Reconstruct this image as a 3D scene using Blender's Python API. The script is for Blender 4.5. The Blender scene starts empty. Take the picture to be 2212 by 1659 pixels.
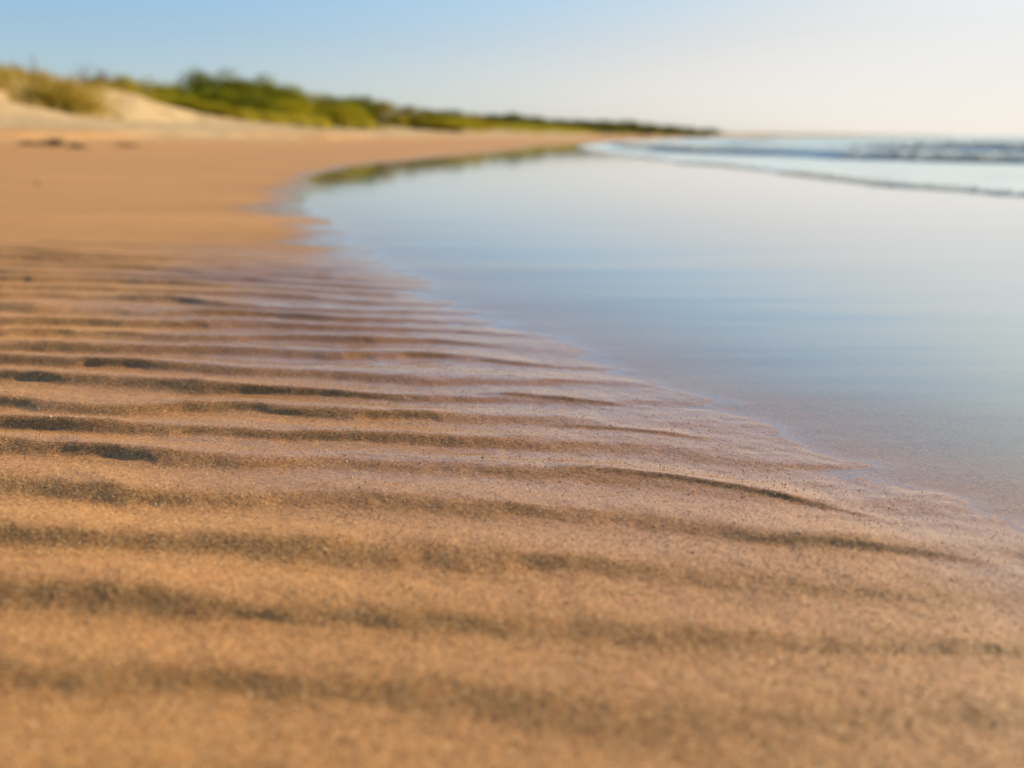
import bpy, bmesh, math, random
import numpy as np
from mathutils import Vector, Matrix

SC = bpy.context.scene
COL = SC.collection
R = math.radians
random.seed(7)
RNG = np.random.default_rng(11)

# ------------------------------------------------------------------ camera
CAM_H = 0.30
TILT = R(14.0)
FPX = 2150.0                     # focal length in pixels of a 2212 px wide picture
cam_d = bpy.data.cameras.new('camera')
cam = bpy.data.objects.new('camera', cam_d)
COL.objects.link(cam)
cam.location = (0, 0, CAM_H)
cam.rotation_euler = (math.pi / 2 - TILT, R(0.0), 0)
cam_d.sensor_width = 36
cam_d.lens = 36 * FPX / 2212
cam_d.clip_start = 0.02
cam_d.clip_end = 20000
cam_d.dof.use_dof = True
cam_d.dof.focus_distance = 0.95
cam_d.dof.aperture_fstop = 3.4
cam_d.dof.aperture_blades = 0
SC.camera = cam

# ------------------------------------------------------------------ sky, sun, exposure
SUN_AZ = R(60)                   # to the right of straight ahead (+Y)
SUN_EL = R(19)
world = bpy.data.worlds.new('World')
SC.world = world
world.use_nodes = True
wn = world.node_tree.nodes
wl = world.node_tree.links
sky = wn.new('ShaderNodeTexSky')
sky.sky_type = 'NISHITA'
sky.sun_disc = False
sky.sun_elevation = SUN_EL
sky.sun_rotation = SUN_AZ
sky.altitude = 0
sky.air_density = 0.8
sky.dust_density = 0.7
sky.ozone_density = 3.0
bg = wn['Background']
bg.inputs['Strength'].default_value = 0.0735
# haze graded into the sky colour: softer range, and whiter where it is brightest
gam = wn.new('ShaderNodeGamma'); gam.inputs['Gamma'].default_value = 0.80
wl.new(sky.outputs[0], gam.inputs['Color'])
bw = wn.new('ShaderNodeRGBToBW'); wl.new(gam.outputs[0], bw.inputs[0])
fm = wn.new('ShaderNodeMapRange'); fm.interpolation_type = 'SMOOTHSTEP'
wl.new(bw.outputs[0], fm.inputs[0])
for i_, v_ in enumerate((2.3, 4.2, 0.0, 0.90)): fm.inputs[1 + i_].default_value = v_
tint = wn.new('ShaderNodeVectorMath'); tint.operation = 'SCALE'
tc = wn.new('ShaderNodeTexCoord'); sz = wn.new('ShaderNodeSeparateXYZ'); wl.new(tc.outputs['Generated'], sz.inputs[0])
el = wn.new('ShaderNodeMapRange'); el.inputs[1].default_value = 0.0; el.inputs[2].default_value = 0.15; wl.new(sz.outputs[2], el.inputs[0])
wm = wn.new('ShaderNodeMix'); wm.data_type = 'RGBA'; wl.new(el.outputs[0], wm.inputs['Factor'])
wm.inputs[6].default_value = (1.15, 0.96, 0.84, 1); wm.inputs[7].default_value = (1.04, 0.97, 0.95, 1)     # warmer low over the sea
wl.new(wm.outputs[2], tint.inputs[0])
lim = wn.new('ShaderNodeMath'); lim.operation = 'SMOOTH_MIN'; lim.inputs[1].default_value = 4.3; lim.inputs[2].default_value = 1.2
wl.new(bw.outputs[0], lim.inputs[0])
wl.new(lim.outputs[0], tint.inputs['Scale'])
mxw = wn.new('ShaderNodeMix'); mxw.data_type = 'RGBA'
wl.new(fm.outputs[0], mxw.inputs['Factor']); wl.new(gam.outputs[0], mxw.inputs[6]); wl.new(tint.outputs[0], mxw.inputs[7])
mul = wn.new('ShaderNodeMix'); mul.data_type = 'RGBA'; mul.blend_type = 'MULTIPLY'
mul.inputs['Factor'].default_value = 1.0; mul.inputs[7].default_value = (.95, 1.04, 1.08, 1)
wl.new(mxw.outputs[2], mul.inputs[6])
hi = wn.new('ShaderNodeMapRange'); wl.new(sz.outputs[2], hi.inputs[0])
for i_, v_ in enumerate((0.09, 0.24, 0.0, 1.0)): hi.inputs[1 + i_].default_value = v_
up = wn.new('ShaderNodeMix'); up.data_type = 'RGBA'; up.blend_type = 'MULTIPLY'
up.inputs[7].default_value = (1.15, 1.24, 1.17, 1)
wl.new(hi.outputs[0], up.inputs['Factor']); wl.new(mul.outputs[2], up.inputs[6])
wl.new(up.outputs[2], bg.inputs['Color'])

sun_d = bpy.data.lights.new('sun', 'SUN')
sun = bpy.data.objects.new('sun', sun_d)
COL.objects.link(sun)
sun_d.energy = 3.8
sun_d.angle = R(0.5)
sun_d.color = (1.0, 0.86, 0.61)
sdir = Vector((math.sin(SUN_AZ) * math.cos(SUN_EL), math.cos(SUN_AZ) * math.cos(SUN_EL), math.sin(SUN_EL)))
sun.rotation_euler = (-sdir).to_track_quat('-Z', 'Y').to_euler()

SC.view_settings.view_transform = 'Standard'
SC.view_settings.look = 'None'
SC.view_settings.gamma = 1
SC.view_settings.use_curve_mapping = False
SC.view_settings.exposure = 1.40
SC.cycles.use_denoising = True
SC.cycles.max_bounces = 8
SC.cycles.transparent_max_bounces = 12
SC.cycles.sample_clamp_indirect = 8

# ------------------------------------------------------------------ helpers
def tag(o, label=None, cat=None, group=None, kind=None):
    if label: o['label'] = label
    if cat: o['category'] = cat
    if group: o['group'] = group
    if kind: o['kind'] = kind
    return o

def grid_mesh(name, V, nu, nv, mat, wrap=False, facemask=None, smooth=True):
    """V: (nu, nv, 3) vertices; one quad per cell."""
    idx = np.arange(nu * nv).reshape(nu, nv)
    a = idx[:-1, :-1].ravel(); b = idx[1:, :-1].ravel(); c = idx[1:, 1:].ravel(); d = idx[:-1, 1:].ravel()
    F = np.stack([a, b, c, d], 1)
    if facemask is not None:
        F = F[facemask.ravel()]
    return raw_mesh(name, V.reshape(-1, 3), F, mat, smooth)

def raw_mesh(name, V, F, mat, smooth=False):
    me = bpy.data.meshes.new(name)
    V = np.asarray(V, np.float32); F = np.asarray(F, np.int32)
    k = F.shape[1]
    me.vertices.add(len(V)); me.vertices.foreach_set('co', V.ravel())
    me.loops.add(F.size); me.loops.foreach_set('vertex_index', F.ravel())
    me.polygons.add(len(F))
    me.polygons.foreach_set('loop_start', np.arange(0, F.size, k, dtype=np.int32))
    me.polygons.foreach_set('loop_total', np.full(len(F), k, np.int32))
    me.polygons.foreach_set('use_smooth', np.full(len(F), smooth, bool))
    me.update(calc_edges=True); me.validate()
    if mat: me.materials.append(mat)
    return me

def add_attr(me, name, vals):
    at = me.attributes.new(name, 'FLOAT', 'POINT')
    at.data.foreach_set('value', np.asarray(vals, np.float32).ravel())

def link(name, me, parent=None):
    o = bpy.data.objects.new(name, me)
    COL.objects.link(o)
    if parent: o.parent = parent
    return o

def empty(name, loc=(0, 0, 0)):
    o = bpy.data.objects.new(name, None)
    COL.objects.link(o); o.location = loc
    o.empty_display_size = 0.1
    return o

def sstep(a, b, x):
    t = np.clip((x - a) / (b - a), 0, 1)
    return t * t * (3 - 2 * t)

_P = np.random.default_rng(5).random((512, 512)).astype(np.float32)
def vnoise(x, y, seed=0):
    x = x + 37.13 * seed; y = y + 91.7 * seed
    xi = np.floor(x).astype(np.int64); yi = np.floor(y).astype(np.int64)
    fx = x - xi; fy = y - yi
    fx = fx * fx * fx * (fx * (fx * 6 - 15) + 10); fy = fy * fy * fy * (fy * (fy * 6 - 15) + 10)
    x0 = xi % 512; x1 = (xi + 1) % 512; y0 = yi % 512; y1 = (yi + 1) % 512
    a = _P[x0, y0]; b = _P[x1, y0]; c = _P[x0, y1]; d = _P[x1, y1]
    return ((a * (1 - fx) + b * fx) * (1 - fy) + (c * (1 - fx) + d * fx) * fy) * 2 - 1
def fbm(x, y, oct=4, seed=0, gain=.5):
    s = 0; a = 1; n = 0
    for k in range(oct):
        # rotate each octave so that lattice lines never show
        c, sn = math.cos(0.6 + k * 1.1), math.sin(0.6 + k * 1.1)
        s = s + a * vnoise((x * c - y * sn) * 2 ** k, (x * sn + y * c) * 2 ** k, seed + k * 3)
        n += a; a *= gain
    return s / n

def interp(t, xs, ys):
    return np.interp(t, xs, ys)

# pixel of the 2212 x 1659 picture <-> place (used only to measure, everything stands at its own distance)
def col_x(px, D, z=0.0):
    return (px - 1106) / FPX * (D * math.cos(TILT) + (CAM_H - z) * math.sin(TILT))
def row_z(py, D):
    return CAM_H - D * math.tan(TILT + math.atan((py - 829.5) / FPX))

# ------------------------------------------------------------------ the lie of the land
# shoreline, swash front and dune foot as curves X(Y)
SH_Y = [-6, 0.0, .45, .60, .75, .90, 1.1, 1.35, 1.62, 1.85, 2.3, 2.8, 3.2, 3.9, 5.0, 6.2, 7.0, 8.5, 10.5, 13, 18, 25, 34, 60, 95, 150, 220, 400, 620, 1500, 4000]
SH_X = [2.2, .70, .50, .44, .37, .29, .17, .06, -.06, -.13, -.26, -.42, -.52, -.78, -1.00, -1.22, -1.38, -1.56, -1.58, -1.20, -.45, .3, 1.1, 5.5, 12.5, 26, 45, 108, 205, 560, 1750]
FR_Y = [-6, 0, 3, 5.3, 7.4, 11.5, 18, 25, 34, 60, 95, 150, 220, 400, 620, 1500, 4000]
FR_X = [5.2, 4.2, 3.1, 2.55, 2.25, 2.0, 1.62, 1.7, 2.3, 6.4, 13.5, 27, 46, 110, 208, 565, 1760]
def shore_x(y): return interp(y, SH_Y, SH_X)
def front_x(y): return interp(y, FR_Y, FR_X)

# wind hollows in the dune faces
PITS = []
LAM = 0.094
def ripples(x, y):
    """wave ripples of the sand: steep side towards -Y"""
    warp = .040 * vnoise(x * 1.9, y * 2.6, 3) + .017 * vnoise(x * 5.5, y * 7, 4) + .004 * vnoise(x * 16, y * 20, 5)
    ph = (y + .07 * x + .06 * x * np.clip(y - .7, 0, 1.5) + .03 * x * x + warp) / LAM + 0.32
    t = ph - np.floor(ph)
    s = .34
    row = np.floor(ph)
    # the height changes along each ridge without a break from one ridge to the next
    fr = ph - row; wgt = sstep(s, 1.0, fr)
    def along(r): return .72 * vnoise(x * 5.2 + r * 1.73, r * 1.37, 8) + .42 * vnoise(x * 12 + r * 3.1, r * 2.2, 9)
    n = along(row) * (1 - wgt) + along(row + 1) * wgt
    def pock(r): return .8 * vnoise(x * 8.5 + r * 2.31, r * 1.91, 10) + .35 * vnoise(x * 27 + r * 3.3, y * 30, 11)
    pk = pock(row) * (1 - wgt) + pock(row + 1) * wgt
    pk = sstep(.20, .75, pk)                               # short stretches where the face is steep
    mod = np.clip(.95 + .42 * n + .15 * pk, .5, 1.45)
    a0 = .12 * pk
    up = .5 - .5 * np.cos(np.pi * np.clip((t - a0) / (s - a0), 0, 1))
    dn = .5 + .5 * np.cos(np.pi * np.clip((t - s) / (1 - s), 0, 1))
    pr = np.where(t < s, up, dn)
    side = .0034 + .0050 * sstep(.25, -.45, x + .16 * (y - .9))      # lower and softer to the wet side
    far = np.maximum(sstep(2.9, 1.35, y + .45 * x), .22 * sstep(4.2, 2.4, y + .3 * x))
    out = .09 + .91 * sstep(.12, -.24, x - shore_x(y)); out = out * sstep(.8, .2, x - shore_x(y))
    near = .75 + .25 * sstep(.35, .7, y)
    arcs = 0
    for ax0, ax1, ay, bend, hgt in ((.03, .30, .855, 1.5, .0034), (.02, .20, 1.005, 1.2, .0026), (.16, .36, .70, 1.0, .0028), (-.06, .14, 1.13, 1.0, .0022)):
        q = np.clip((x - ax0) / (ax1 - ax0), 0, 1)
        dy = y - (ay - bend * np.clip(x - ax0, 0, 1) ** 2)
        arcs = arcs + hgt * np.sin(np.pi * q) ** .7 * np.exp(-(dy / np.where(dy < 0, .007, .022)) ** 2)
    return arcs + side * mod * pr * far * out * near * sstep(-.9, .1, y + .3)

def land(x, y, fine=True):
    yy = np.clip(y, -6, 4000)
    slope = np.gradient(np.array(SH_X), np.array(SH_Y))
    k = 1 / np.sqrt(1 + np.clip(interp(yy, SH_Y, slope), -.6, 3) ** 2)
    k = np.where(yy < 20, 1, k)
    s = (shore_x(yy) - x) * k                         # metres inland of the water's edge
    si = np.clip(s, 0, None)
    foot = interp(yy, [0, 20, 45, 70, 130, 220, 600, 4000], [11.5, 11.2, 9.6, 9.5, 7.5, 7, 9, 12])
    foot = foot + 1.1 * vnoise(x * .13, y * .13, 20) + .5 * vnoise(x * .35, y * .35, 21)
    sb = np.minimum(si, foot)
    z = .020 * sb + .0033 * sb ** 2
    # the old storm step in the sand
    step = sstep(-.35, .25, s - 6.6 - .8 * vnoise(x * .25, y * .25, 31) - .25 * vnoise(x * 1.3, y * 1.3, 30))
    z = z + .09 * step * sstep(6, 10, yy) * sstep(60, 25, yy)
    # the sea floor
    sea = np.clip(-s, 0, None)
    z = z - .013 * (1 - np.exp(-sea / .58)) - .03 * np.clip(x - front_x(yy) - .3, 0, 30) * sstep(.0, .3, x - front_x(yy))
    # dunes
    dh = interp(yy, [0, 30, 35, 38.5, 42, 55, 70, 130, 220, 600, 4000], [1.6, 1.55, 1.20, .62, .38, .38, .55, .7, .7, 1.2, 3])
    dw = interp(yy, [0, 35, 45, 600], [6.5, 6.0, 4.5, 9])
    rise = np.clip((s - foot) / dw, 0, 1)
    rise = rise ** 1.25 * (1.9 - .9 * rise)
    hum = .30 * fbm(x * .22, y * .22, 3, 40) * sstep(foot + .5, foot + 4, s) + .10 * fbm(x * .9, y * .9, 3, 44) * sstep(foot - .3, foot + 2, s)
    z = z + dh * rise + hum * np.clip(dh / 1.6, .5, 2)
    for (cx, cy, rx, ry, dp) in PITS:
        q = ((x - cx) / rx) ** 2 + ((y - cy) / ry) ** 2
        z = z - dp * np.exp(-np.clip(q, 0, 40) ** 1.6)
    z = z + .0016 * vnoise(x * 2.6, y * 7.0 + x * 1.5, 51) * sstep(-.5, -.1, s) * sstep(.6, .2, s) * sstep(4, 2, yy)
    # gentle unevenness, stronger on the dry beach
    z = z + (.0022 * fbm(x * 1.1, y * 2.2, 3, 50)) * sstep(-1, .1, s) * sstep(1.2, 2.6, yy)
    z = z + .018 * fbm(x * .7, y * .7, 4, 55) * sstep(2.5, 7, s) + .034 * fbm(x * 2.3, y * 2.3, 3, 58) * sstep(5.5, 8.5, s)
    if fine:
        m = (yy < 5.5) & (np.abs(x) < 5)
        z[m] = z[m] + ripples(x[m], y[m])
        m = (yy < 2.0) & (np.abs(x) < 1.6)
        xm, ym = x[m], y[m]
        wetm = sstep(-.25, .15, s[m])
        z[m] = z[m] + (.00006 * vnoise(xm * 420, ym * 420, 60) + .00011 * vnoise(xm * 210, ym * 210, 61) + .0004 * vnoise(xm * 60, ym * 75, 62)
                       + .0007 * fbm(xm * 16, ym * 22, 2, 63)) * (.35 + .65 * wetm)
    return z, s, foot

def ground(px, py):
    """the point of the beach or dune that the photograph shows at (px, py)"""
    D = np.arange(6.0, 120.0, .05)
    x = col_x(px, D, 1.0)
    z = land(x, D, False)[0]
    hit = np.nonzero(z >= row_z(py, D))[0]
    k = hit[0] if len(hit) else len(D) - 1
    return float(x[k]), float(D[k])
PITS += [(*ground(84, 219), .75, .7, .40), (*ground(345, 238), .55, .5, .30), (*ground(416, 256), .45, .4, .25),
         (*ground(612, 273), .7, .4, .20), (*ground(800, 252), 1.1, .8, .40)]
TONGUE = ground(146, 222)
def land_z(x, y):
    return float(land(np.array([float(x)]), np.array([float(y)]), False)[0][0])

# ------------------------------------------------------------------ node helpers
class NT:
    def __init__(self, name):
        self.m = bpy.data.materials.new(name); self.m.use_nodes = True
        self.t = self.m.node_tree; self.n = self.t.nodes; self.l = self.t.links
        self.bsdf = self.n.get('Principled BSDF'); self.out = self.n.get('Material Output')
    def new(self, ty, **kw):
        nd = self.n.new(ty)
        for k, v in kw.items(): setattr(nd, k, v)
        return nd
    def put(self, sock, v):
        if hasattr(v, 'is_output') or isinstance(v, bpy.types.NodeSocket): self.l.new(v, sock)
        else: sock.default_value = v
    def math(self, op, a, b=0.0, clamp=False):
        nd = self.new('ShaderNodeMath', operation=op, use_clamp=clamp)
        self.put(nd.inputs[0], a); self.put(nd.inputs[1], b)
        return nd.outputs[0]
    def mix(self, f, a, b, blend='MIX'):
        nd = self.new('ShaderNodeMix', data_type='RGBA', blend_type=blend)
        self.put(nd.inputs['Factor'], f); self.put(nd.inputs[6], a); self.put(nd.inputs[7], b)
        return nd.outputs[2]
    def mapr(self, v, a, b, c=0.0, d=1.0, smooth=True):
        nd = self.new('ShaderNodeMapRange', interpolation_type='SMOOTHSTEP' if smooth else 'LINEAR')
        self.put(nd.inputs[0], v)
        for i, q in enumerate((a, b, c, d)): nd.inputs[1 + i].default_value = q
        return nd.outputs[0]
    def pos(self): return self.new('ShaderNodeNewGeometry').outputs['Position']
    def scaled(self, vec, s):
        nd = self.new('ShaderNodeMapping'); self.put(nd.inputs[0], vec); nd.inputs['Scale'].default_value = s
        return nd.outputs[0]
    def noise(self, vec, scale, detail=2.0, rough=.5):
        nd = self.new('ShaderNodeTexNoise'); self.put(nd.inputs['Vector'], vec)
        nd.inputs['Scale'].default_value = scale; nd.inputs['Detail'].default_value = detail; nd.inputs['Roughness'].default_value = rough
        return nd.outputs['Fac']
    def voro(self, vec, scale, feature='F1'):
        nd = self.new('ShaderNodeTexVoronoi', feature=feature); self.put(nd.inputs['Vector'], vec)
        nd.inputs['Scale'].default_value = scale
        return nd
    def attr(self, name): return self.new('ShaderNodeAttribute', attribute_name=name).outputs['Fac']
    def ramp(self, f, stops):
        nd = self.new('ShaderNodeValToRGB'); self.put(nd.inputs[0], f)
        e = nd.color_ramp.elements
        while len(e) < len(stops): e.new(.5)
        for q, (p, c) in zip(e, stops): q.position = p; q.color = (*c, 1) if len(c) == 3 else c
        return nd.outputs[0]
    def bump(self, h, strength, dist, normal=None):
        nd = self.new('ShaderNodeBump'); self.put(nd.inputs['Height'], h); self.put(nd.inputs['Strength'], strength)
        nd.inputs['Distance'].default_value = dist
        if normal is not None: self.l.new(normal, nd.inputs['Normal'])
        return nd.outputs[0]

def mat_sand():
    t = NT('sand')
    p = t.pos(); b = t.bsdf
    damp = t.attr('damp'); dry = t.attr('dry')
    vz = t.voro(p, 780); cell = vz.outputs['Color']; celld = vz.outputs['Distance']
    sep = t.new('ShaderNodeSeparateColor'); t.l.new(cell, sep.inputs[0])
    grain = t.ramp(sep.outputs[0], [(0, (.12, .050, .02)), (.12, (.29, .119, .036)), (.45, (.475, .219, .064)), (.75, (.585, .292, .092)), (.92, (.675, .395, .155)), (1, (.74, .56, .32))])
    v2 = t.voro(p, 240); s2 = t.new('ShaderNodeSeparateColor'); t.l.new(v2.outputs['Color'], s2.inputs[0])
    fleck = t.math('MULTIPLY', t.mapr(s2.outputs[0], .90, .93), t.mapr(v2.outputs['Distance'], .42, .30))
    fleckc = t.ramp(s2.outputs[1], [(0, (.07, .035, .02)), (.5, (.25, .11, .04)), (.7, (.62, .37, .13)), (1, (.74, .52, .24))])
    grain = t.mix(fleck, grain, fleckc)
    big = t.noise(p, 9, 4)
    body = t.mix(t.mapr(big, .3, .7), (.392, .180, .062, 1), (.476, .236, .084, 1))
    c = t.mix(.68, body, grain)
    pale = t.mix(t.noise(p, 2.2, 5), (.41, .275, .135, 1), (.49, .34, .175, 1))
    c = t.mix(dry, c, pale)
    c = t.mix(t.attr('veg'), c, t.mix(t.noise(p, .5, 4), (.085, .085, .025, 1), (.19, .165, .06, 1)))
    tone = t.mapr(t.noise(t.scaled(p, (.55, 1.9, 1)), 1.0, 5, .6), .3, .7)
    c = t.mix(1.0, c, t.mix(tone, (.86, .83, .80, 1), (1.06, 1.06, 1.06, 1)), 'MULTIPLY')
    wetc = t.mix(1.0, c, (.58, .465, .32, 1), 'MULTIPLY')
    c = t.mix(t.math('MULTIPLY', damp, .9), c, wetc)
    t.put(b.inputs['Base Color'], c)
    t.put(b.inputs['Roughness'], t.mapr(damp, 0, 1, .85, .45, False))
    b.inputs['Specular IOR Level'].default_value = .22
    sx = t.new('ShaderNodeSeparateXYZ'); t.l.new(p, sx.inputs[0])
    above = t.mapr(sx.outputs[2], -.0012, .0004, 0, 1)          # the film on the sand ends where the water itself begins
    t.put(b.inputs['Coat Weight'], t.math('MULTIPLY', above, t.mapr(damp, .05, 1, 0, 1, False)))
    t.put(b.inputs['Coat Roughness'], t.mapr(damp, .2, 1, .38, .05))
    b.inputs['Coat IOR'].default_value = 1.41
    # grains
    g = t.math('SUBTRACT', 1.0, celld)
    n1 = t.bump(t.noise(p, 260, 3, .6), .30, .0016)
    n2 = t.bump(g, t.mapr(damp, 0, 1, .55, .24, False), .0009, n1)
    t.l.new(n2, b.inputs['Normal'])
    nc = t.bump(g, t.mapr(damp, 0, 1, .35, .03, False), .0008)
    t.l.new(nc, b.inputs['Coat Normal'])
    return t.m

def mat_grain():
    t = NT('grain'); b = t.bsdf
    r = t.new('ShaderNodeNewGeometry').outputs['Random Per Island']
    c = t.ramp(r, [(0, (.06, .03, .012)), (.25, (.34, .17, .05)), (.6, (.54, .29, .09)), (.85, (.66, .41, .14)), (1, (.76, .54, .26))])
    t.put(b.inputs['Base Color'], c)
    b.inputs['Roughness'].default_value = .46
    b.inputs['IOR'].default_value = 1.5
    return t.m

def mat_water():
    t = NT('shallow_water')
    p = t.pos()
    st = t.scaled(p, (.55, 2.6, 1))
    sw = t.new('ShaderNodeSeparateXYZ'); t.l.new(p, sw.inputs[0])
    calm = t.mapr(sw.outputs[1], 1.0, 5.0, 1.0, .30)              # the far end lies sheltered and still
    n = t.bump(t.noise(st, 1.3, 2), t.math('MULTIPLY', calm, .085), .05)
    n = t.bump(t.noise(t.scaled(p, (1, 4.5, 1)), 5.5, 3), t.math('MULTIPLY', calm, .018), .02, n)
    # reflectance of a thin sheet of water, the same from above and from below (no total reflection in a film)
    dt = t.new('ShaderNodeVectorMath', operation='DOT_PRODUCT')
    t.l.new(n, dt.inputs[0]); t.l.new(t.new('ShaderNodeNewGeometry').outputs['Incoming'], dt.inputs[1])
    ca = t.math('ABSOLUTE', dt.outputs['Value'])
    fres = t.math('ADD', t.math('MULTIPLY', t.math('POWER', t.math('SUBTRACT', 1.0, ca, True), t.mapr(t.attr('depth'), 0, .010, 5.0, 2.7)), .97), .03, True)
    gl = t.new('ShaderNodeBsdfGlossy'); gl.inputs['Roughness'].default_value = .035; gl.inputs['Color'].default_value = (1, 1, 1, 1)
    t.l.new(n, gl.inputs['Normal'])
    tr = t.new('ShaderNodeBsdfTransparent'); t.l.new(t.mix(t.mapr(t.attr('depth'), 0, .011, 0, 1, False), (1, 1, 1, 1), (.62, .84, .90, 1)), tr.inputs['Color'])
    mx = t.new('ShaderNodeMixShader'); t.l.new(fres, mx.inputs[0]); t.l.new(tr.outputs[0], mx.inputs[1]); t.l.new(gl.outputs[0], mx.inputs[2])
    t.l.new(mx.outputs[0], t.out.inputs['Surface'])
    return t.m

def mat_sea():
    t = NT('sea_water'); b = t.bsdf
    p = t.pos()
    foam = t.attr('foam')
    n = t.bump(t.noise(t.scaled(p, (1.6, .8, 1)), 1.6, 4, .55), .15, .10)
    n = t.bump(t.noise(p, 12, 3), .12, .02, n)
    t.l.new(n, b.inputs['Normal'])
    veil = t.mapr(t.noise(t.scaled(p, (1.2, .6, 1)), 3.0, 5, .6), .35, .7, .45, 1.0)
    f = t.math('MULTIPLY', foam, veil, True)
    deep = t.mix(t.noise(t.scaled(p, (.5, .12, 1)), .6, 3), (.36, .44, .45, 1), (.48, .54, .53, 1))
    c = t.mix(f, deep, (.78, .78, .77, 1))
    t.put(b.inputs['Base Color'], c)
    b.inputs['IOR'].default_value = 1.333
    t.put(b.inputs['Roughness'], t.mapr(f, 0, 1, .34, .7, False))
    return t.m

def mat_foam():
    t = NT('foam'); b = t.bsdf
    p = t.pos()
    c = t.mix(t.noise(p, 14, 4), (.80, .78, .74, 1), (.90, .88, .84, 1))
    t.put(b.inputs['Base Color'], c); b.inputs['Roughness'].default_value = .7
    b.inputs['Subsurface Weight'].default_value = .0
    tl = t.new('ShaderNodeBsdfTranslucent'); t.l.new(c, tl.inputs['Color'])
    mx = t.new('ShaderNodeMixShader'); mx.inputs[0].default_value = .60
    t.l.new(b.outputs[0], mx.inputs[1]); t.l.new(tl.outputs[0], mx.inputs[2]); t.l.new(mx.outputs[0], t.out.inputs['Surface'])
    return t.m

def mat_leaf(name, a, bcol, trans=.35, tip=None):
    t = NT(name)
    geo = t.new('ShaderNodeNewGeometry')
    r = geo.outputs['Random Per Island']
    rnd = t.new('ShaderNodeObjectInfo').outputs['Random']
    n = t.noise(t.new('ShaderNodeTexCoord').outputs['Object'], 3.0, 2)
    f = t.math('ADD', t.math('MULTIPLY', r, .5), t.math('MULTIPLY', n, .5))
    c = t.mix(f, (*a, 1), (*bcol, 1))
    hs = t.new('ShaderNodeHueSaturation'); t.put(hs.inputs['Value'], t.mapr(rnd, 0, 1, .8, 1.2, False)); t.l.new(c, hs.inputs['Color'])
    c = hs.outputs[0]
    d = t.new('ShaderNodeBsdfPrincipled'); t.l.new(c, d.inputs['Base Color']); d.inputs['Roughness'].default_value = .55
    d.inputs['Specular IOR Level'].default_value = .12
    tl = t.new('ShaderNodeBsdfTranslucent'); t.l.new(t.mix(1.0, c, (1.15, 1.1, .5, 1), 'MULTIPLY'), tl.inputs['Color'])
    mx = t.new('ShaderNodeMixShader'); mx.inputs[0].default_value = trans
    t.l.new(d.outputs[0], mx.inputs[1]); t.l.new(tl.outputs[0], mx.inputs[2]); t.l.new(mx.outputs[0], t.out.inputs['Surface'])
    return t.m

def mat_plain(name, a, bcol, scale=20, rough=.85):
    t = NT(name); b = t.bsdf
    co = t.new('ShaderNodeTexCoord').outputs['Object']
    n = t.noise(co, scale, 4)
    t.put(b.inputs['Base Color'], t.mix(n, (*a, 1), (*bcol, 1))); b.inputs['Roughness'].default_value = rough
    t.l.new(t.bump(n, .5, .02), b.inputs['Normal'])
    return t.m

M_SAND, M_GRAIN, M_WATER, M_SEA, M_FOAM = mat_sand(), mat_grain(), mat_water(), mat_sea(), mat_foam()
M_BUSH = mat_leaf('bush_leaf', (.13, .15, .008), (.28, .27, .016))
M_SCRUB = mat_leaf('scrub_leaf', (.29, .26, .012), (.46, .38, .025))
M_OLIVE = mat_leaf('olive_leaf', (.20, .17, .018), (.36, .27, .04))
M_GRASS = mat_leaf('grass_blade', (.29, .205, .038), (.48, .34, .08))
M_GREENGRASS = mat_leaf('green_grass_blade', (.30, .25, .02), (.46, .37, .045))
M_FAR = mat_leaf('wood_leaf', (.12, .135, .03), (.22, .22, .05))
M_TWIG = mat_plain('twig', (.13, .09, .075), (.22, .155, .12))
M_BARK = mat_plain('bark', (.09, .065, .05), (.16, .12, .09))
M_WEED = mat_plain('seaweed', (.11, .065, .03), (.20, .13, .07), 40, .7)
M_WOOD = mat_plain('driftwood', (.16, .11, .075), (.30, .22, .16), 30)

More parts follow.
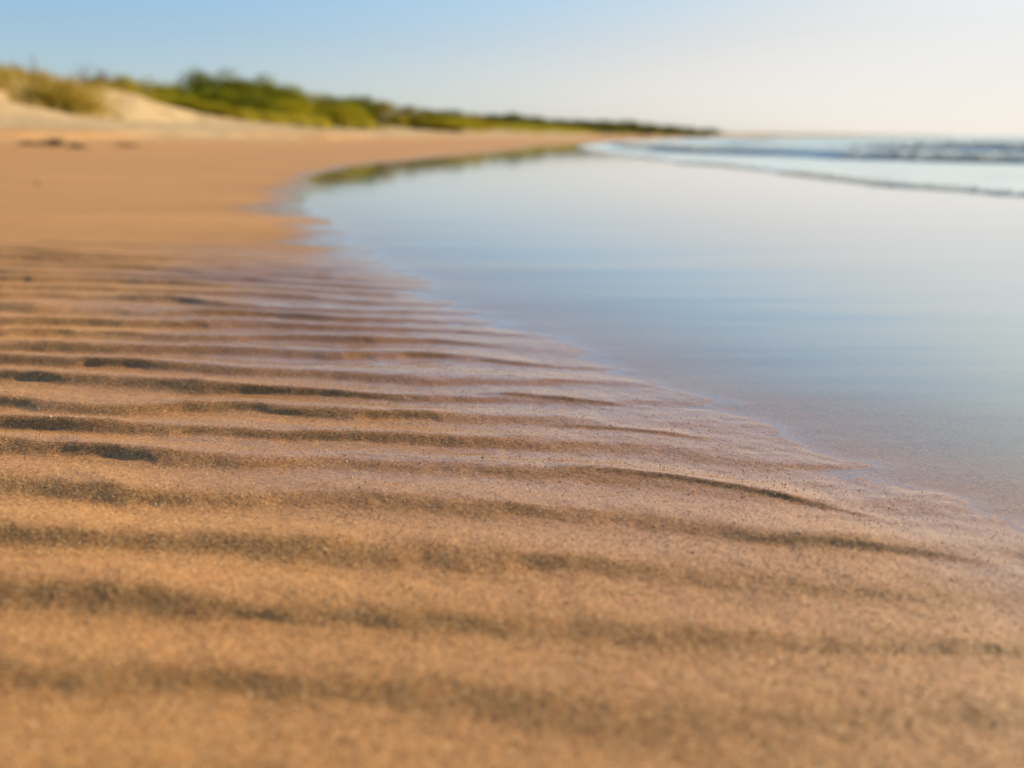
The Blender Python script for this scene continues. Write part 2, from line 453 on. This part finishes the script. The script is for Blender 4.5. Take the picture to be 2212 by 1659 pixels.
# ------------------------------------------------------------------ beach and dunes: one sheet to the horizon
def radii(spec):
    r = [spec[0][0]]
    for a, b, q in spec:
        n = max(1, int(math.log(b / a) / q))
        r += list(a * (b / a) ** (np.arange(1, n + 1) / n))
    return np.array(r)
def build_beach():
    rr = radii([(.02, .34, .05), (.34, 1.7, .0016), (1.7, 3.0, .003), (3, 10, .008), (10, 300, .011), (300, 4000, .05)])
    dense = np.arange(-34, 34.01, .058)
    side = np.concatenate([np.arange(-180, -60, 3.0), np.arange(-60, -34, .25), dense, np.arange(34.3, 60, .25), np.arange(60, 180.1, 3.0)])
    side[0] = -180; side[-1] = 180
    A, Rr = np.meshgrid(np.radians(side), rr, indexing='ij')
    x = (np.sin(A) * Rr).ravel(); y = (np.cos(A) * Rr).ravel()
    z, s, foot = land(x, y)
    V = np.stack([x, y, z], 1)
    me = grid_mesh('beach', V.reshape(len(side), len(rr), 3), len(side), len(rr), M_SAND)
    damp = sstep(.006, .000, z + .004 * fbm(x * 2.5, y * 5, 3, 70)) * .9 + .10 * sstep(5.5, 2.5, s) * sstep(.30, .12, z)
    damp = np.maximum(damp, .95 * sstep(1.05, .20, s + .25 * fbm(x * 1.5, y * 5, 2, 71)) * sstep(3.4, 1.8, y) * np.maximum(.52 + .48 * sstep(.50, 1.05, y), sstep(.30, .02, s)))
    damp = np.maximum(damp, .28 * sstep(2.0, 1.0, s) * sstep(3.6, 2.0, y))
    damp = np.clip(damp, 0, 1)
    veg = sstep(.2, 2.0, s - foot + 1.0 * vnoise(x * .3, y * .3, 132)) * sstep(40, 44, y) * np.clip(.75 + .5 * fbm(x * .25, y * .25, 3, 76), 0, 1)
    dry = sstep(4.2, 9.0, s + 1.6 * fbm(x * .3, y * .3, 3, 75) + 1.2 * fbm(x * 1.2, y * 1.2, 3, 77))
    sh = (len(side), len(rr))
    add_attr(me, 'damp', damp); add_attr(me, 'dry', dry)
    add_attr(me, 'veg', veg)
    o = link('beach', me)
    tag(o, kind='structure')
build_beach()

# loose grains lying on the near sand (stuff)
def build_grains():
    n = 140000
    u = RNG.random(n)
    d = 1 / (1 / .36 + (1 / 2.0 - 1 / .36) * u)
    az = np.radians(RNG.uniform(-46, 46, n))
    x = np.sin(az) * d; y = np.cos(az) * d
    z, s, _ = land(x, y)
    keep = (z > .0005) & (RNG.random(n) < .25 + .75 * sstep(-.15, .3, s))
    x, y, z, d = x[keep], y[keep], z[keep], d[keep]
    n = len(x)
    rad = .00034 * np.exp(.32 * RNG.normal(size=n)) * (1 + .3 * (RNG.random(n) < .012))
    base = np.array([(1, 0, 0), (-1, 0, 0), (0, 1, 0), (0, -1, 0), (0, 0, 1), (0, 0, -1)], float)
    tri = np.array([(0, 2, 4), (2, 1, 4), (1, 3, 4), (3, 0, 4), (2, 0, 5), (1, 2, 5), (3, 1, 5), (0, 3, 5)])
    q = RNG.normal(size=(n, 4)); q /= np.linalg.norm(q, axis=1)[:, None]
    w, a, b, c = q.T
    Rm = np.stack([1 - 2 * (b * b + c * c), 2 * (a * b - c * w), 2 * (a * c + b * w), 2 * (a * b + c * w), 1 - 2 * (a * a + c * c), 2 * (b * c - a * w),
                   2 * (a * c - b * w), 2 * (b * c + a * w), 1 - 2 * (a * a + b * b)], 1).reshape(n, 3, 3)
    P = base[None] * (rad[:, None] * RNG.uniform(.7, 1.3, (n, 6)))[:, :, None]
    P = np.einsum('nij,nkj->nki', Rm, P) + np.stack([x, y, z + rad * .45], 1)[:, None]
    F = (tri[None] + (np.arange(n) * 6)[:, None, None]).reshape(-1, 3)
    o = link('sand_grains', raw_mesh('sand_grains', P.reshape(-1, 3), F, M_GRAIN))
    tag(o, 'loose golden and dark grains lying on the near rippled sand', 'sand grains', kind='stuff')
build_grains()

# ------------------------------------------------------------------ water left on the sand
def build_shallow():
    ys = np.concatenate([np.arange(-4, .3, .3), .3 * (70 / .3) ** np.linspace(0, 1, 220)])
    us = np.linspace(0, 1, 260)
    Y, U = np.meshgrid(ys, us, indexing='ij')
    X = (shore_x(Y) - 1.6) * (1 - U) + (front_x(Y) + .55) * U
    Z = np.zeros_like(X)
    me = grid_mesh('shallow_water', np.stack([X, Y, Z], 2)[:, ::-1], len(ys), len(us), M_WATER)
    add_attr(me, 'depth', np.clip(-land(X.ravel(), Y.ravel(), False)[0], 0, .2).reshape(X.shape)[:, ::-1])
    o = link('shallow_water', me)
    tag(o, kind='structure')
build_shallow()

# ------------------------------------------------------------------ sea with its waves
W2_Y = [-6, 3, 5.3, 8, 11, 13.8, 17.5, 25, 34, 60, 100, 4000]
W2_W = [7, 6.0, 5.2, 4.3, 3.55, 2.2, 1.7, 1.25, 1.0, 1.5, 2.0, 3]
def sea_h(x, y):
    w = x - front_x(y) - .10 * vnoise(y * .9, x * .3, 80) - .05 * vnoise(y * 2.7, x * .9, 81)
    lip = .008 * (sstep(-.05, .10, w)) * (1 - .55 * sstep(.1, .9, w))
    z = -.06 + .064 * sstep(-.10, .02, w) + lip * (.75 + .5 * vnoise(y * 1.9, x, 82))
    w2 = w - interp(y, W2_Y, W2_W) - .25 * vnoise(y * .5, x * .2, 83)
    h2 = (.088 + .03 * vnoise(y * .35, 3.0 + 0 * y, 84)) * interp(y, [0, 30, 60, 120], [1, .9, .5, .4])
    z = z + h2 * sstep(-.20, .20, w2) * (1 - .75 * sstep(.12, 2.6, w2))
    w3 = w - interp(y, [-6, 10, 25, 40, 100, 4000], [11, 8.5, 4.0, 6.5, 8, 12]) - .8 * vnoise(y * .12, x * .05, 85)
    h3 = (.13 + .10 * vnoise(y * .22, 7.0 + 0 * y, 86)) * interp(y, [0, 60, 120], [1, .8, .4])
    z = z + np.clip(h3, .02, 1) * sstep(-.6, .4, w3) * (1 - .8 * sstep(.3, 4, w3))
    far = sstep(4, 14, w)
    z = z + far * (.05 * np.sin((w + 1.2 * vnoise(y * .06, x * .06, 87)) * 1.15) + .05 * fbm(x * .5, y * .22, 3, 88)) * .8
    return z, w, w2, w3
def build_sea():
    ys = np.concatenate([np.arange(-60, -6, 6.0), np.arange(-6, 2, .35), 2 * (60 / 2) ** np.linspace(0, 1, 800), 60 * (4000 / 60) ** np.linspace(0, 1, 300)[1:]])
    us = np.concatenate([np.linspace(-.35, 12, 400), 12.0 * (4000 / 12.0) ** np.linspace(0, 1, 160)[1:]])
    Y, U = np.meshgrid(ys, us, indexing='ij')
    X = front_x(Y) + U
    z, w, w2, w3 = sea_h(X.ravel(), Y.ravel())
    V = np.stack([X.ravel(), Y.ravel(), z], 1)
    x, y = X.ravel(), Y.ravel()
    me = grid_mesh('sea', V.reshape(len(ys), len(us), 3)[:, ::-1], len(ys), len(us), M_SEA)
    foam = .55 * sstep(-.12, -.04, w) * sstep(-.1, -.3, w2) + .75 * sstep(.05, .3, w2) * sstep(1.6, .2, w2) + .5 * sstep(0, .4, w3) * sstep(1.8, .4, w3)
    sh = (len(ys), len(us))
    add_attr(me, 'foam', foam.reshape(sh)[:, ::-1])
    tag(link('sea', me), kind='structure')
    build_foam()
def build_foam():
    """froth: heaps of small soft lumps along the swash front and on the breaking crests"""
    rng = np.random.default_rng(611)
    P = []; Rd = []
    def band(n, y0, y1, w0, w1, r0, r1, off, dens, shift):
        y = y0 * (y1 / y0) ** rng.random(n)
        w = w0 + (w1 - w0) * rng.random(n) ** 1.5
        x = front_x(y) + off(y) + w + .10 * vnoise(y * .9, front_x(y) * .3, 80) + .05 * vnoise(y * 2.7, front_x(y) * .9, 81)
        keep = rng.random(n) < dens(y, x)
        x, y = x[keep], y[keep]
        z = sea_h(x, y)[0]
        r = (r0 + (r1 - r0) * rng.random(len(x)) ** 2.5) * (.7 + .3 * np.clip(y / 8, 0, 3))
        P.append(np.stack([x, y, np.maximum(z, 0) + r * shift], 1)); Rd.append(r)
    band(9000, 3, 60, -.03, .20, .004, .013, lambda y: 0 * y, lambda y, x: np.clip(.55 + .9 * vnoise(y * 1.6, 3 + 0 * y, 90), .05, 1), .35)
    band(15000, 3, 90, -.04, .80, .006, .026, lambda y: interp(y, W2_Y, W2_W) + .25 * vnoise(y * .5, (front_x(y) + 3) * .2, 83),
         lambda y, x: np.clip(.35 + 1.5 * vnoise(y * .42 + 2.1, 1 + 0 * y, 91), .0, 1), .6)
    band(7000, 6, 120, .0, 1.1, .010, .030, lambda y: interp(y, [-6, 10, 25, 40, 100, 4000], [11, 8.5, 4.0, 6.5, 8, 12]) + .8 * vnoise(y * .12, front_x(y) * .05, 85),
         lambda y, x: np.clip(.1 + 1.5 * vnoise(y * .3 + 5.1, 2 + 0 * y, 93), .0, 1), .5)
    P = np.concatenate(P); Rd = np.concatenate(Rd); n = len(P)
    bm = bmesh.new(); bmesh.ops.create_icosphere(bm, subdivisions=1, radius=1.0)
    iv = np.array([v.co[:] for v in bm.verts]); bm.verts.index_update()
    fi = np.array([[v.index for v in f.verts] for f in bm.faces]); bm.free()
    V = iv[None] * (Rd[:, None, None] * np.stack([rng.uniform(.9, 1.9, n), rng.uniform(.9, 2.4, n), rng.uniform(.4, .8, n)], 1)[:, None, :])
    V = V * rng.uniform(.85, 1.15, (n, len(iv), 1)) + P[:, None]
    F = (fi[None] + (np.arange(n) * len(iv))[:, None, None]).reshape(-1, 3)
    tag(link('sea_foam', raw_mesh('sea_foam', V.reshape(-1, 3), F, M_FOAM, True)), 'white froth along the breaking crests and the swash edge', 'sea foam', kind='stuff')
build_sea()

# ------------------------------------------------------------------ plants of the dunes
def tubes(paths, sides=5):
    """paths: lists of (point, radius) -> verts, quads"""
    V = []; F = []
    for p in paths:
        b0 = len(V)
        for k, (q, r) in enumerate(p):
            q = np.array(q, float)
            nx = np.array(p[min(k + 1, len(p) - 1)][0], float) - np.array(p[max(k - 1, 0)][0], float)
            nx /= np.linalg.norm(nx) + 1e-9
            u = np.cross(nx, (0.31, .95, .1)); u /= np.linalg.norm(u) + 1e-9; v = np.cross(nx, u)
            for j in range(sides):
                a = 2 * math.pi * j / sides
                V.append(q + (u * math.cos(a) + v * math.sin(a)) * r)
        for k in range(len(p) - 1):
            for j in range(sides):
                j2 = (j + 1) % sides
                F.append((b0 + k * sides + j, b0 + k * sides + j2, b0 + (k + 1) * sides + j2, b0 + (k + 1) * sides + j))
    return np.array(V), np.array(F)

def leaves(P, N, size, rng, narrow=.5):
    """one folded lozenge of two triangles per leaf"""
    n = len(P)
    a = rng.normal(size=(n, 3)); a = a - N * (a * N).sum(1)[:, None] * .8; a /= np.linalg.norm(a, axis=1)[:, None]
    b = np.cross(N, a); b /= np.linalg.norm(b, axis=1)[:, None] + 1e-9
    L = size * rng.uniform(.7, 1.4, n)[:, None]
    nn = N * L * .16
    V = np.stack([P - a * L * .5, P + b * L * narrow * .5 + nn, P + a * L * .5, P - b * L * narrow * .5 + nn], 1)
    i = (np.arange(n) * 4)[:, None]
    F = np.concatenate([i + np.array([[0, 1, 2]]), i + np.array([[0, 2, 3]])], 0)
    return V.reshape(-1, 3), F

def crown_meshes(tag_, seed, mat, nleaf=7000, nballs=34, leaf=.045, tree=False, spread=1.0):
    rng = np.random.default_rng(seed)
    balls = []
    for k in range(nballs):
        a = rng.uniform(0, 2 * math.pi); q = math.sqrt(rng.random()) * .40 * spread
        top = (.92 if not tree else 1.0) * math.sqrt(max(.08, 1 - (q / .47) ** 2)) * rng.uniform(.86, 1.0)
        lo = .12 if not tree else .38
        zc = lo + (top - lo) * rng.random() ** .55
        r = rng.uniform(.14, .23)
        balls.append((q * math.cos(a), q * math.sin(a), min(zc, top - r * .55), r))
    per = nleaf // nballs
    P = []; N = []
    for (bx, by, bz, r) in balls:
        d = rng.normal(size=(per, 3)); d /= np.linalg.norm(d, axis=1)[:, None]
        rr = r * rng.uniform(.35, 1.0, per) ** .5 * (1 + .25 * rng.normal(size=per) * .6)
        p = np.array((bx, by, bz)) + d * rr[:, None] * np.array((1, 1, .85))
        n = d * .8 + rng.normal(size=(per, 3)) * .55 + np.array((0, 0, .25)); n /= np.linalg.norm(n, axis=1)[:, None]
        P.append(p); N.append(n)
    P = np.concatenate(P); N = np.concatenate(N)
    top99 = np.percentile(P[:, 2], 98.5)
    P[:, 2] = (np.abs(P[:, 2] - .01) + .01) / top99
    balls = [(bx, by, bz / top99, r) for (bx, by, bz, r) in balls]
    V, F = leaves(P, N, leaf, rng)
    crown = raw_mesh('crown_' + tag_, V, F, mat)
    paths = []
    for (bx, by, bz, r) in balls[:14]:
        if tree:
            m = np.array((0, 0, .30 + .1 * rng.random())); e = np.array((bx, by, bz))
            paths.append([(m, .016), ((m + e) / 2 + rng.normal(size=3) * .02, .010), (e, .004)])
        else:
            b = np.array((rng.normal() * .05, rng.normal() * .05, -.05)); e = np.array((bx, by, bz))
            paths.append([(b, .016), (b * .5 + e * .4 + np.array((0, 0, .08)), .010), (e, .004)])
    if tree:
        paths.append([((0, 0, -.06), .034), ((.01, 0, .2), .026), ((0, .01, .42), .020), ((.01, 0, .7), .008)])
    V, F = tubes(paths)
    stem = raw_mesh('stem_' + tag_, V, F, M_BARK, True)
    return crown, stem

VAR = {
    'bush': [crown_meshes('bush%d' % k, 100 + k, M_BUSH) for k in range(4)],
    'scrub': [crown_meshes('scrub%d' % k, 120 + k, M_SCRUB, 6400, 32, .042, spread=1.1) for k in range(4)],
    'olive': [crown_meshes('olive%d' % k, 140 + k, M_OLIVE, 6000, 32, .044, spread=1.1) for k in range(3)],
    'tree': [crown_meshes('tree%d' % k, 160 + k, M_FAR, 6000, 34, .048, tree=True) for k in range(4)],
    'far': [crown_meshes('far%d' % k, 180 + k, M_FAR, 5200, 30, .048, spread=1.1) for k in range(3)],
}
def twig_mesh(name, seed, n, spread, thin):
    rng = np.random.default_rng(seed); paths = []
    for k in range(n):
        b = np.array((rng.normal() * .07, rng.normal() * .07, -.04))
        e = np.array((rng.normal() * spread, rng.normal() * spread, rng.uniform(.55, 1.0)))
        m = (b + e) / 2 + rng.normal(size=3) * .04
        paths.append([(b, .012 * thin), (m, .008 * thin), (e, .003 * thin)])
        for j in range(5):
            t = rng.uniform(.35, .95); s0 = b * (1 - t) + e * t
            paths.append([(s0, .006 * thin), (s0 + np.array((rng.normal() * .13, rng.normal() * .13, rng.uniform(.03, .2))), .002 * thin)])
    V, F = tubes(paths, 4)
    return raw_mesh(name, V, F, M_TWIG, True)
TWIG = [twig_mesh('twigs_dense', 200, 30, .20, 1.8), twig_mesh('twigs_open', 201, 20, .22, 1.4), twig_mesh('twigs_stalks', 202, 10, .10, 1.0)]

_count = {}
def plant(kind, name, px, D, wpx, top, label, cat, group=None, sink=.04):
    """a plant standing on the sand at distance D; px, wpx, top measured on the photograph give its place and size"""
    x = float(col_x(px, D, 1.0)); zt = land_z(x, D)
    h = max(.35, float(row_z(top, D)) - zt)
    w = wpx / FPX * D * 1.45
    o = empty(name, (x, D, zt - sink))
    k = _count.get(kind, 0); _count[kind] = k + 1
    v = VAR[kind][k % len(VAR[kind])]
    o.rotation_euler = (0, 0, (k * 2.399) % 6.283)
    o.scale = (w, w, h)
    link('crown', v[0], o); link('trunk' if kind == 'tree' else 'stem', v[1], o)
    tag(o, label, cat, group)
    return o

GB = 'bushes along the dune'
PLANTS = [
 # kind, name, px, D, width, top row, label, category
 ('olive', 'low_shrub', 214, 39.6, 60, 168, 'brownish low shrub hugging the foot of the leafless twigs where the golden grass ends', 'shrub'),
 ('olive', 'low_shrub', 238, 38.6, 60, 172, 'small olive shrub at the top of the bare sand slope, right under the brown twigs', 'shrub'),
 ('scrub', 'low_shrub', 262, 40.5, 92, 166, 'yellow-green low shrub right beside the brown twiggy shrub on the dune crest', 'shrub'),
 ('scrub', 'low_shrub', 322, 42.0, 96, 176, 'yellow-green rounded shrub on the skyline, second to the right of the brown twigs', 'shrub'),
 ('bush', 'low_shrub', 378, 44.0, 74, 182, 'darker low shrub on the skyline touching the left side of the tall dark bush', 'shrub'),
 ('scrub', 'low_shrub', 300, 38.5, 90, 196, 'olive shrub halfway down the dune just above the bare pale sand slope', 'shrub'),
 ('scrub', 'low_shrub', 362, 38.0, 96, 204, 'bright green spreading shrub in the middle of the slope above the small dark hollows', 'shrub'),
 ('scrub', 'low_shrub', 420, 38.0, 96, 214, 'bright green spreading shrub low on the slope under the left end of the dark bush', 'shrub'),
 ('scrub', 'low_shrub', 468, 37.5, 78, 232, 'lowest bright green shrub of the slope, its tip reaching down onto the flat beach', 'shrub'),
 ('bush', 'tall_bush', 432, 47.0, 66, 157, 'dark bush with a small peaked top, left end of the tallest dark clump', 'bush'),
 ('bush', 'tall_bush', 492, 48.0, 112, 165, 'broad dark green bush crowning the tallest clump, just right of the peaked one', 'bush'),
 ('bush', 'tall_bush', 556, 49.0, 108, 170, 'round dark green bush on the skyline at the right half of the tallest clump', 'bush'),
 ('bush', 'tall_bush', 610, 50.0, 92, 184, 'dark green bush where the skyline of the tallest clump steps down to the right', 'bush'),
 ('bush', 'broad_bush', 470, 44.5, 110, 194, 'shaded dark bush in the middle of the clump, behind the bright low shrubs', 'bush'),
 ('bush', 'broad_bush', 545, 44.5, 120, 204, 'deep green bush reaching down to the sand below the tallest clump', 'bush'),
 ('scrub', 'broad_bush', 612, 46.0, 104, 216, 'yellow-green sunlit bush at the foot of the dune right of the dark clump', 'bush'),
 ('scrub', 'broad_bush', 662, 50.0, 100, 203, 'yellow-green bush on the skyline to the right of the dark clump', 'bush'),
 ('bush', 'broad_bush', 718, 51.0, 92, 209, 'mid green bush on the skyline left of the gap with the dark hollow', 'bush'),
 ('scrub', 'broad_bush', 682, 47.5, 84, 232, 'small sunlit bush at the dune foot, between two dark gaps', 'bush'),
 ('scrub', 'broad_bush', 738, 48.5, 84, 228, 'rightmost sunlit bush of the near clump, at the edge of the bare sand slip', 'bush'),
 ('bush', 'crest_bush', 776, 61.0, 54, 208, 'small dark bush poking above the skyline over the dark hollow', 'bush'),
 ('olive', 'crest_bush', 824, 62.0, 66, 219, 'brownish olive bush on the crest above the bare sand slip, left one', 'bush'),
 ('olive', 'crest_bush', 872, 65.0, 66, 229, 'brownish olive bush on the crest above the right end of the sand slip', 'bush'),
 ('olive', 'crest_bush', 920, 68.0, 64, 236, 'olive bush on the crest just past the sand slip', 'bush'),
 ('bush', 'crest_bush', 968, 70.0, 56, 238, 'dark green bush standing up at the step in the far dune skyline', 'bush'),
 ('scrub', 'crest_bush', 930, 64.0, 70, 252, 'mixed green bush on the dune face to the right of the sand slip', 'bush'),
 ('scrub', 'crest_bush', 985, 66.0, 78, 252, 'bright yellow-green bush at the dune foot below the step in the skyline', 'bush'),
 ('olive', 'crest_bush', 1016, 74.0, 60, 246, 'golden olive bush in the dip before the distant trees', 'bush'),
 ('scrub', 'crest_bush', 1046, 78.0, 62, 260, 'bright yellow-green bush at the right end of the near dune, before the distant trees', 'bush'),
]
for p in PLANTS:
    kind, name, px, D, w, top, lab, cat = p
    plant(kind, name, px, D, w, top, lab, cat, GB)

TREES = [
 ('tree', 'distant_tree', 1062, 118, 54, 246, 'first dark tree of the distant row, where the near bushes end', 'tree'),
 ('tree', 'distant_tree', 1106, 120, 58, 244, 'tallest tree in the distant row, near its left end', 'tree'),
 ('tree', 'distant_tree', 1152, 124, 56, 251, 'distant tree in the sagging part of the row right of the tallest one', 'tree'),
 ('tree', 'distant_tree', 1202, 128, 58, 257, 'distant grey-green tree at the middle of the row, left of the flat-topped one', 'tree'),
 ('tree', 'distant_tree', 1254, 132, 62, 258, 'flat-topped distant tree in the middle of the row', 'tree'),
 ('tree', 'distant_tree', 1304, 136, 58, 259, 'dark distant tree on the right half of the row', 'tree'),
 ('tree', 'distant_tree', 1352, 140, 52, 260, 'last tall tree of the distant row before it falls away to the right', 'tree'),
 ('far', 'distant_bush', 1090, 112, 60, 262, 'low bush in front of the left end of the distant trees', 'bush'),
 ('far', 'distant_bush', 1150, 116, 62, 264, 'low bush beneath the sagging part of the distant tree row', 'bush'),
 ('far', 'distant_bush', 1216, 122, 66, 268, 'low bush beneath the middle of the distant tree row', 'bush'),
 ('far', 'distant_bush', 1290, 130, 70, 270, 'low bush beneath the right half of the distant tree row', 'bush'),
 ('far', 'distant_bush', 1392, 160, 58, 266, 'distant bush just right of the last tall tree', 'bush'),
 ('far', 'distant_bush', 1436, 180, 58, 270, 'second bush beyond the last tall tree, on the falling skyline', 'bush'),
 ('far', 'distant_bush', 1480, 200, 54, 274, 'third bush beyond the last tall tree, low on the skyline', 'bush'),
 ('far', 'distant_bush', 1524, 215, 50, 277, 'fourth and lowest bush at the right tip of the wooded shore', 'bush'),
]
for kind, name, px, D, w, top, lab, cat in TREES:
    plant(kind, name, px, D, w, top, lab, cat, 'distant row of trees and bushes', .1)

def dry_plant(mesh, name, px, D, wpx, top, label):
    x = float(col_x(px, D, 2.0)); zt = land_z(x, D)
    o = link(name, mesh); o.location = (x, D, zt - .03)
    w = wpx / FPX * D
    o.scale = (w, w, max(.4, float(row_z(top, D)) - zt)); o.rotation_euler.z = px * .7
    tag(o, label, 'shrub', 'leafless shrubs on the dune crest')
dry_plant(TWIG[1], 'dry_shrub', 180, 38.5, 52, 133, 'grey leafless shrub on the dune crest, left of the brown one')
dry_plant(TWIG[0], 'dry_shrub', 222, 38.5, 46, 138, 'brown dense twiggy shrub on the dune crest where the grass ends')
dry_plant(TWIG[2], 'dry_shrub', 76, 34.5, 34, 104, 'tall thin pale stalks rising over the golden grass of the nearest dune')
dry_plant(TWIG[2], 'dry_shrub', 34, 34.0, 34, 118, 'shorter thin stalks over the grass, left of the tall stalks')

# marram grass: blades in tufts all over the dunes (stuff), and single tufts on the face of the near dune
def blades(P, H, rng, width=.012, lean=.35, per=1):
    n = len(P)
    a = rng.uniform(0, 2 * math.pi, n); l = np.abs(rng.normal(size=n)) * lean * H
    dx = np.stack([np.cos(a), np.sin(a), 0 * a], 1); sd = np.stack([-np.sin(a), np.cos(a), 0 * a], 1) * width
    up = np.array((0, 0, 1.0))
    p1 = P + up * (H * .55)[:, None] + dx * (l * .35)[:, None]
    p2 = P + up * (H * .95)[:, None] + dx * l[:, None]
    V = np.stack([P - sd, P + sd, p1 + sd * .8, p1 - sd * .8, p2], 1).reshape(-1, 3)
    i = (np.arange(n) * 5)[:, None]
    F = np.concatenate([i + np.array([[0, 1, 2]]), i + np.array([[0, 2, 3]]), i + np.array([[3, 2, 4]])], 0)
    return V, F

def bare(x, y):
    """0 where the sand stays bare: the slope beside the near dune and the slip further on"""
    px = 1106 + FPX * x / (y * math.cos(TILT))
    return px
def dune_cover(name, mat, n, dmin, dmax, hmin, hmax, wid, mask, label, seed):
    rng = np.random.default_rng(seed)
    y = dmin * (dmax / dmin) ** rng.random(n)
    off = rng.uniform(-1, 15, n)
    slope = np.gradient(np.array(SH_X), np.array(SH_Y))
    foot = interp(y, [0, 20, 45, 70, 130, 220, 600, 4000], [11.5, 11.2, 9.6, 9.5, 7.5, 7, 9, 12])
    k = np.sqrt(1 + np.clip(interp(y, SH_Y, slope), -.6, 3) ** 2)
    x = shore_x(y) - (foot + off) * k
    z, s, ft = land(x, y, False)
    keep = mask(x, y, z, s - ft, rng)
    x, y, z = x[keep], y[keep], z[keep]
    tn = 14
    P = np.repeat(np.stack([x, y, z - .02], 1), tn, 0)
    P[:, :2] += rng.normal(size=(len(P), 2)) * .13
    H = rng.uniform(hmin, hmax, len(P)) * np.repeat(rng.uniform(.7, 1.25, len(x)), tn)
    V, F = blades(P, H, rng, wid)
    o = link(name, raw_mesh(name, V, F, mat))
    tag(o, label, 'grass', kind='stuff')

def m_gold(x, y, z, u, rng):
    d = sstep(2.2, 4.2, u + 1.2 * vnoise(x * .45, y * .45, 130)) * sstep(40.5, 39, y) * np.maximum(sstep(.45, -.25, x + .46 * y - 1.75 + .7 * vnoise(x * .6, y * .6, 134)), sstep(3.6, 4.6, u))
    tongue = np.exp(-(((x - TONGUE[0]) / .75) ** 2 + ((y - TONGUE[1]) / 1.3) ** 2))
    return rng.random(len(x)) < np.clip(d * (.35 + .55 * vnoise(x * .5, y * .5, 131) + .5 * vnoise(x * 1.4, y * 1.4, 135)) + tongue * .9, 0, 1)
def m_green(x, y, z, u, rng):
    d = sstep(.2, 1.6, u + 1.0 * vnoise(x * .3, y * .3, 132)) * sstep(39, 42, y)
    slip = np.exp(-(((x + 6.3) / 1.5) ** 2 + ((y - 59.0) / 4.0) ** 2))
    return rng.random(len(x)) < np.clip(d * (.6 + .5 * vnoise(x * .4, y * .4, 133)) - 1.5 * slip, 0, 1)
dune_cover('dune_grass', M_GRASS, 9000, 24, 40, .16, .50, .010, m_gold, 'golden dry grass covering the top of the nearest dune', 301)
dune_cover('dune_herbs', M_GREENGRASS, 9000, 38, 230, .25, .60, .022, m_green, 'yellow-green grass and herbs covering the dunes between the bushes', 302)

# single tufts on the face of the near dune
def tuft_mesh(seed):
    rng = np.random.default_rng(seed)
    n = 220
    P = np.zeros((n, 3)); P[:, :2] = rng.normal(size=(n, 2)) * .16
    V, F = blades(P, rng.uniform(.45, 1.0, n), rng, .014, .5)
    return raw_mesh('grass_tuft', V, F, M_GRASS)
TUFT = [tuft_mesh(k) for k in (401, 402, 403)]
for k, (px, base, w, top, lab) in enumerate([
    (112, 214, 60, 184, 'golden grass tuft on the near dune face, just right of the bluish hollow'),
    (150, 226, 64, 190, 'golden grass tuft in the middle of the tongue of grass on the near dune face'),
    (172, 240, 50, 208, 'lowest golden grass tuft, at the tip of the tongue above the bright sand'),
    (134, 202, 64, 172, 'golden grass tuft at the top of the tongue, joining the grassy crest')]):
    x, D = ground(px, base); zt = land_z(x, D)
    o = link('grass_tuft', TUFT[k % 3]); o.location = (x, D, zt - .03)
    ww = w / FPX * D * 1.6
    o.scale = (ww, ww, max(.3, float(row_z(top, D)) - zt)); o.rotation_euler.z = k * 1.7
    tag(o, lab, 'grass tuft', 'grass tufts on the near dune face')

# weed and wood washed up along the storm step
def weed_mesh(seed):
    rng = np.random.default_rng(seed); paths = []
    for k in range(60):
        a = rng.uniform(0, 6.28); q = rng.random() ** .7 * .45
        c = np.array((q * math.cos(a), q * math.sin(a) * .6, .15 + .8 * max(0, 1 - (q / .5) ** 2) * rng.random()))
        d = rng.normal(size=3) * (.16, .12, .12)
        paths.append([(c - d, .015), (c + rng.normal(size=3) * .05, .035), (c + d, .012)])
    V, F = tubes(paths, 5)
    V[:, 2] = np.clip(V[:, 2], 0, 1)
    return raw_mesh('seaweed_heap', V, F, M_WEED, True)
WEED = [weed_mesh(k) for k in (501, 502, 503)]
for k, (px, D, w, h, lab) in enumerate([
    (60, 13.2, 46, .07, 'small brown seaweed heap on the storm step, leftmost of the heaps in a row'),
    (113, 13.4, 62, .11, 'largest dark seaweed heap on the sand step at the left edge of the beach'),
    (163, 13.1, 44, .08, 'brown seaweed heap just right of the largest one on the sand step'),
    (270, 14.6, 60, .05, 'thin grey-brown seaweed heap on the pale sand, right of the row on the step'),
    (72, 5.6, 26, .02, 'tiny dark scrap of seaweed alone on the smooth damp sand')]):
    x = float(col_x(px, D, .2)); zt = land_z(x, D)
    ww = w / FPX * D
    o = link('seaweed_heap', WEED[k % 3]); o.location = (x, D, zt - .01); o.scale = (ww, ww, h); o.rotation_euler.z = .4 * math.sin(k * 3.0)
    tag(o, lab, 'seaweed', 'seaweed heaps washed up on the beach')
